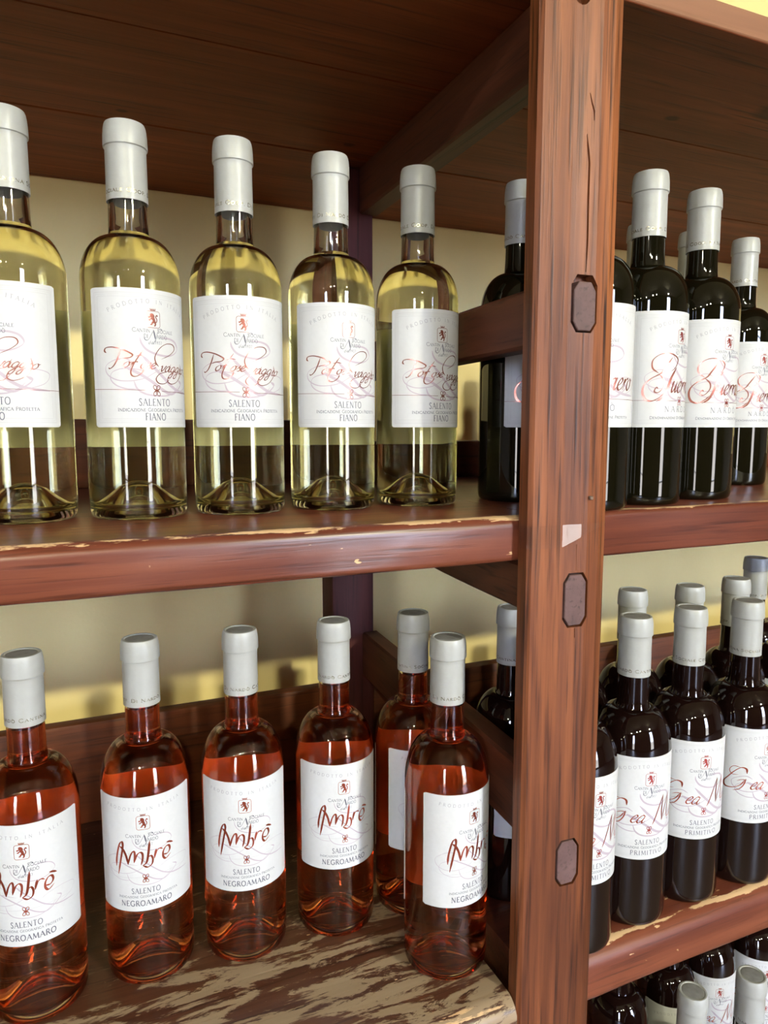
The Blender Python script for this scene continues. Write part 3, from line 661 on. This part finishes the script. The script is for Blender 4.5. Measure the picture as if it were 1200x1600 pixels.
# ------------------------------------------------------------------ bottles
H = .294; RB = .0368
SHAPE = {'s0': .177, 'h': .035}                  # where the shoulder starts and how tall it is
def sh_r(z):                                     # shoulder radius at height z (.158 .. .207)
    t = (z - SHAPE['s0']) / SHAPE['h']
    if t <= 0: return RB
    if t < 1: e = .0155 + (RB - .0155) * math.sqrt(max(0, 1 - t ** 2.1))
    else: e = .0150
    return e
def outer_profile():
    s0, h = SHAPE['s0'], SHAPE['h']; nb = s0 + h
    P = [(0, .024), (.004, .0235), (.010, .0200), (.017, .0125), (.024, .0055), (.0295, .0015), (.0325, .0002), (.0342, .0006), (.0357, .0024), (.0365, .0055), (RB, .010), (RB, .05), (RB, .10), (RB, s0 - .015), (RB - .00005, s0)]
    for k in range(1, 16):
        a = k / 16 * math.pi / 2; z = s0 + h * math.sin(a); P.append((sh_r(z), z))
    P += [(.0159, nb - .0005), (.0151, nb + .0015), (.0147, nb + .0050), (.0144, nb + .0110), (.0141, .236), (.0139, .262), (.0142, .268), (.0146, .272), (.0146, .288), (.0138, .2915)]
    return P
def inner_profile():
    s0, h = SHAPE['s0'], SHAPE['h']; nb = s0 + h
    P = [(.0098, .2915), (.0098, .262), (.0102, .236), (.0108, nb + .008), (.0118, nb + .002), (.0138, nb - .002)]
    for k in range(14, 0, -1):
        a = k / 16 * math.pi / 2; z = s0 - .002 + h * math.sin(a); P.append((max(.0138, sh_r(z + .002) - .0026), z))
    P += [(RB - .0026, s0 - .002), (RB - .0026, .10), (RB - .0026, .014), (RB - .0032, .0095), (.0300, .0075), (.0245, .0105), (.0175, .0170), (.0105, .0245), (.004, .0280), (0, .0285)]
    return P
def wine_profile(fill):
    inn = inner_profile()[::-1]                  # axis (punt) up to the mouth
    P = [(0, .0283)] + [(r + .00025, z - .0002) for r, z in inn[1:] if z < fill - .0015]
    P += [((.0119 if fill < .22 else .01045), fill), (0, fill)]
    return P
def make_glass(m, parent, wine=None, fill=.2145):
    bm = bmesh.new()
    if wine: lathe(bm, outer_profile() + inner_profile(), 80)
    else: lathe(bm, outer_profile() + [(0, .2915)], 72)
    o = mesh_obj('glass', bm, m, parent, 60 if not wine else 180)
    if wine:
        bm = bmesh.new(); lathe(bm, wine_profile(fill), 80); mesh_obj('wine', bm, wine, parent, 35)
    return o
def make_capsule(parent):
    bm = bmesh.new()
    P = [(.0149, .2375), (.01515, .2375), (.0151, .250), (.0149, .272), (.0149, .2755), (.0152, .2762), (.0160, .2767), (.0161, .2776), (.0159, .2850), (.0155, .2895), (.0150, .2922), (.0144, .2937), (.0136, .294), (.0124, .2938), (.0120, .2932), (0, .2931), (0, .2919), (.0138, .2919), (.0146, .288), (.0147, .2776), (.0146, .272), (.0146, .25), (.0149, .2375)]
    lathe(bm, P, 48); c = mesh_obj('capsule', bm, M['capsule'], parent, 32)
    bm = bmesh.new(); rr = [(0, .29335), (.003, .29365), (.006, .29335), (.009, .29365), (.0112, .2934), (.0118, .2931), (0, .29305)]
    lathe(bm, rr, 36); d = mesh_obj('capsule_disc', bm, M['disc'], c, 60); d['label'] = 'grey embossed disc'
    rad = .01526
    st = line('CANTINA SOCIALE COOP. DI NARDO` ', 2.9, .20, 0, 0, .14, .78, 2 * math.pi * rad * 1000)
    t = ribbons('lettering', [([(u, v + 242.2) for u, v in P], w) for P, w in st], M['gold'], c, rad, .8); t['label'] = 'pale gold capital lettering around the rim'
    return c
def curved(name, m, parent, a0, a1, z0, z1, r, th, corner=0, n=44):
    """Paper wrapped on the bottle from angle a0 to a1."""
    bm = bmesh.new(); prev = None
    for i in range(n + 1):
        a = a0 + (a1 - a0) * i / n
        e = min(i, n - i) / n * (a1 - a0) * r; c = 0
        if corner and e < corner: c = corner - math.sqrt(max(0, corner ** 2 - (corner - e) ** 2))
        zs = [z0 + c, z0 + c + (z1 - z0 - 2 * c) * .5, z1 - c]
        ring = [bm.verts.new((rr * math.cos(a), rr * math.sin(a), z)) for rr, z in ((r, zs[0]), (r, zs[1]), (r, zs[2]), (r + th, zs[2]), (r + th, zs[1]), (r + th, zs[0]))]
        if prev:
            for j in range(6): bm.faces.new((prev[j], prev[(j + 1) % 6], ring[(j + 1) % 6], ring[j]))
        else: bm.faces.new(ring)
        prev = ring
    bm.faces.new(prev); bmesh.ops.recalc_face_normals(bm, faces=bm.faces[:])
    return mesh_obj(name, bm, m, parent, 30)
PRINT_NAME = {'emboss': 'embossed_border', 'lilac': 'flourish', 'ink_pale': 'arched_lettering', 'ink': 'lettering', 'ink2': 'producer_lettering', 'copper': 'foil_lettering', 'brownfoil': 'foil_lettering'}
def make_bottle(kind, name):
    root = empty(name, (0, 0, 0))
    SHAPE.update({'s0': .166, 'h': .0405} if kind in ('rose', 'gea') else {'s0': .177, 'h': .035})
    g = {'white': (M['glass'], M['wine_white']), 'rose': (M['glass'], M['wine_rose']), 'guer': (M['dark_olive'], None), 'gea': (M['dark_brown'], None)}[kind]
    make_glass(g[0], root, g[1], .234 if kind == 'rose' else .2148); make_capsule(root)
    half = .0465 / LAB_R
    lab = curved('front_label', M['paper'], root, -half, half, .0695, .1695, RB + .00005, .00018, .0012)
    for k, st in design(kind).items():
        off = {'emboss': .00004, 'lilac': .00007, 'ink_pale': .00010, 'ink': .00012, 'ink2': .00013, }.get(k, .00014 if '|' in k else .00016)
        st = [([(max(-46.4, min(46.4, u)), v) for u, v in P], w) for P, w in st]
        ribbons(k.split('|')[1] if '|' in k else PRINT_NAME[k], st, M['ink' if k == 'ink2' else k.split('|')[0]], lab, RB + .00023 + off, loc=(0, 0, .0695))
    if g[1]: curved('back_label', M['paper_back'], root, math.pi - 1.12, math.pi + 1.12, .0535, .160, RB + .00005, .00015, .006)
    return root
def copy_tree(o, parent=None):
    c = o.copy(); COL.objects.link(c)
    if parent: c.parent = parent
    for ch in list(o.children): copy_tree(ch, c)
    return c
def place(proto, used, x, y, z, delta, label, group, cat='bottle'):
    """delta: how far the label's centre is turned right of the camera, in degrees."""
    o = proto if not used else copy_tree(proto)
    o.location = (x, y, EYE + z + .0002); o.rotation_euler = (0, 0, math.atan2(-y, -x) + math.radians(delta))
    tag(o, label, cat, group)
    for ch in o.children:
        if ch.name.startswith('capsule'): ch.rotation_euler = (0, 0, random.uniform(0, 6.28))
    return o
ORD = ['leftmost', 'second from left', 'third from left', 'fourth from left', 'fifth from left']
protoW = make_bottle('white', 'white_wine_bottle'); protoR = make_bottle('rose', 'rose_wine_bottle'); protoG = make_bottle('guer', 'red_wine_bottle'); protoE = make_bottle('gea', 'red_wine_bottle')
W_ = [(-.0300, .6050, -27, 'clear white wine bottle cut by the left edge, upper shelf'), (.0515, .5970, 23, 'second clear white wine bottle from the left on the upper shelf'), (.1320, .5955, 8, 'middle one of the five clear white wine bottles, upper shelf'),
      (.2135, .5940, 22, 'fourth clear white wine bottle from the left on the upper shelf'), (.2945, .5920, 36, 'clear white wine bottle beside the dark side rail, upper shelf')]
for i, (x, y, d, l) in enumerate(W_): place(protoW, i > 0, x, y, Z1, d, l, 'white wine bottles on the upper shelf')
R_ = [(-.0400, .6210, -12, 'rose wine bottle cut by the left edge, lower shelf'), (.0495, .6265, -4, 'second rose wine bottle from the left on the worn lower shelf'), (.1333, .6180, 2, 'third rose wine bottle from the left on the worn lower shelf'),
      (.2200, .6138, 14, 'fourth rose wine bottle from the left, beneath the back post'), (.3005, .6095, 34, 'rose wine bottle half hidden behind the front right one'), (.2917, .5240, 41, 'rose wine bottle nearest the front post, standing forward')]
for i, (x, y, d, l) in enumerate(R_): place(protoR, i > 0, x, y, Z2, d, l, 'rose wine bottles on the lower shelf')
G_ = [(.3990, .5850, 53, 'dark bottle behind the upper side rail, left of the front post'), (.4160, .5045, 14, 'dark bottle mostly hidden behind the front post, upper right shelf'), (.4895, .5170, 57, 'dark bottle foremost on the upper right shelf, large gold script G'),
      (.5735, .5335, 48, 'dark bottle second right of the post, upper shelf, label overlapped by its neighbour'), (.7618, .6433, 46, 'dark bottle at the right frame edge, upper shelf, set back'), (.679, .6466, 40, 'dark bottle whose cap shows behind the second upper right bottle'),
      (.602, .6469, 40, 'dark bottle hidden behind the foremost upper right one, only a sliver of cap')]
for i, (x, y, d, l) in enumerate(G_): place(protoG, i > 0, x, y, Z1, d, l, 'dark red wine bottles on the upper shelf')
E_ = [(.4005, .5880, 50, 'dark bottle behind the lower side rail, left of the front post'), (.4145, .5020, 37, 'dark bottle half hidden by the front post, lower right shelf'), (.4885, .5115, 31, 'first full dark bottle right of the post, lower right shelf'),
      (.5630, .5150, 33, 'second full dark bottle right of the post, lower right shelf'), (.6400, .5125, 46, 'third full dark bottle right of the post, cut by the frame edge'), (.5660, .5990, 40, 'back row dark bottle, cap left of centre behind the first front one'),
      (.6405, .5890, 40, 'back row dark bottle directly behind the second front one'), (.7220, .5960, 40, 'back row dark bottle with cap just left of the third front one'), (.8620, .6820, 40, 'hindmost dark bottle with shaded grey cap, lower right shelf'),
      (.7990, .5880, 40, 'back row dark bottle at the right frame edge, lower shelf'), (.4880, .5975, 40, 'back row dark bottle whose cap hides behind the front post'),
      ]
for i, (x, y, d, l) in enumerate(E_): place(protoE, i > 0, x, y, Z2, d, l, 'dark red wine bottles on the lower right shelf')
B_ = [(.5936, .5144, 30, 'bottom shelf bottle, left one of the two pale caps showing'), (.6726, .5054, 30, 'bottom shelf bottle, right one of the two pale caps showing'), (.600, .632, 30, 'bottom shelf back bottle, dark shoulder nearest the post'),
      (.690, .640, 30, 'bottom shelf back bottle, dark shoulder above the left pale cap'), (.778, .655, 30, 'bottom shelf back bottle, dark shoulder between the two pale caps'), (.866, .650, 30, 'bottom shelf back bottle, dark shoulder at the right frame edge')]
for i, (x, y, d, l) in enumerate(B_): place(protoE, True, x, y, Z3, d, l, 'dark red wine bottles on the bottom shelf')
bpy.context.view_layer.update()
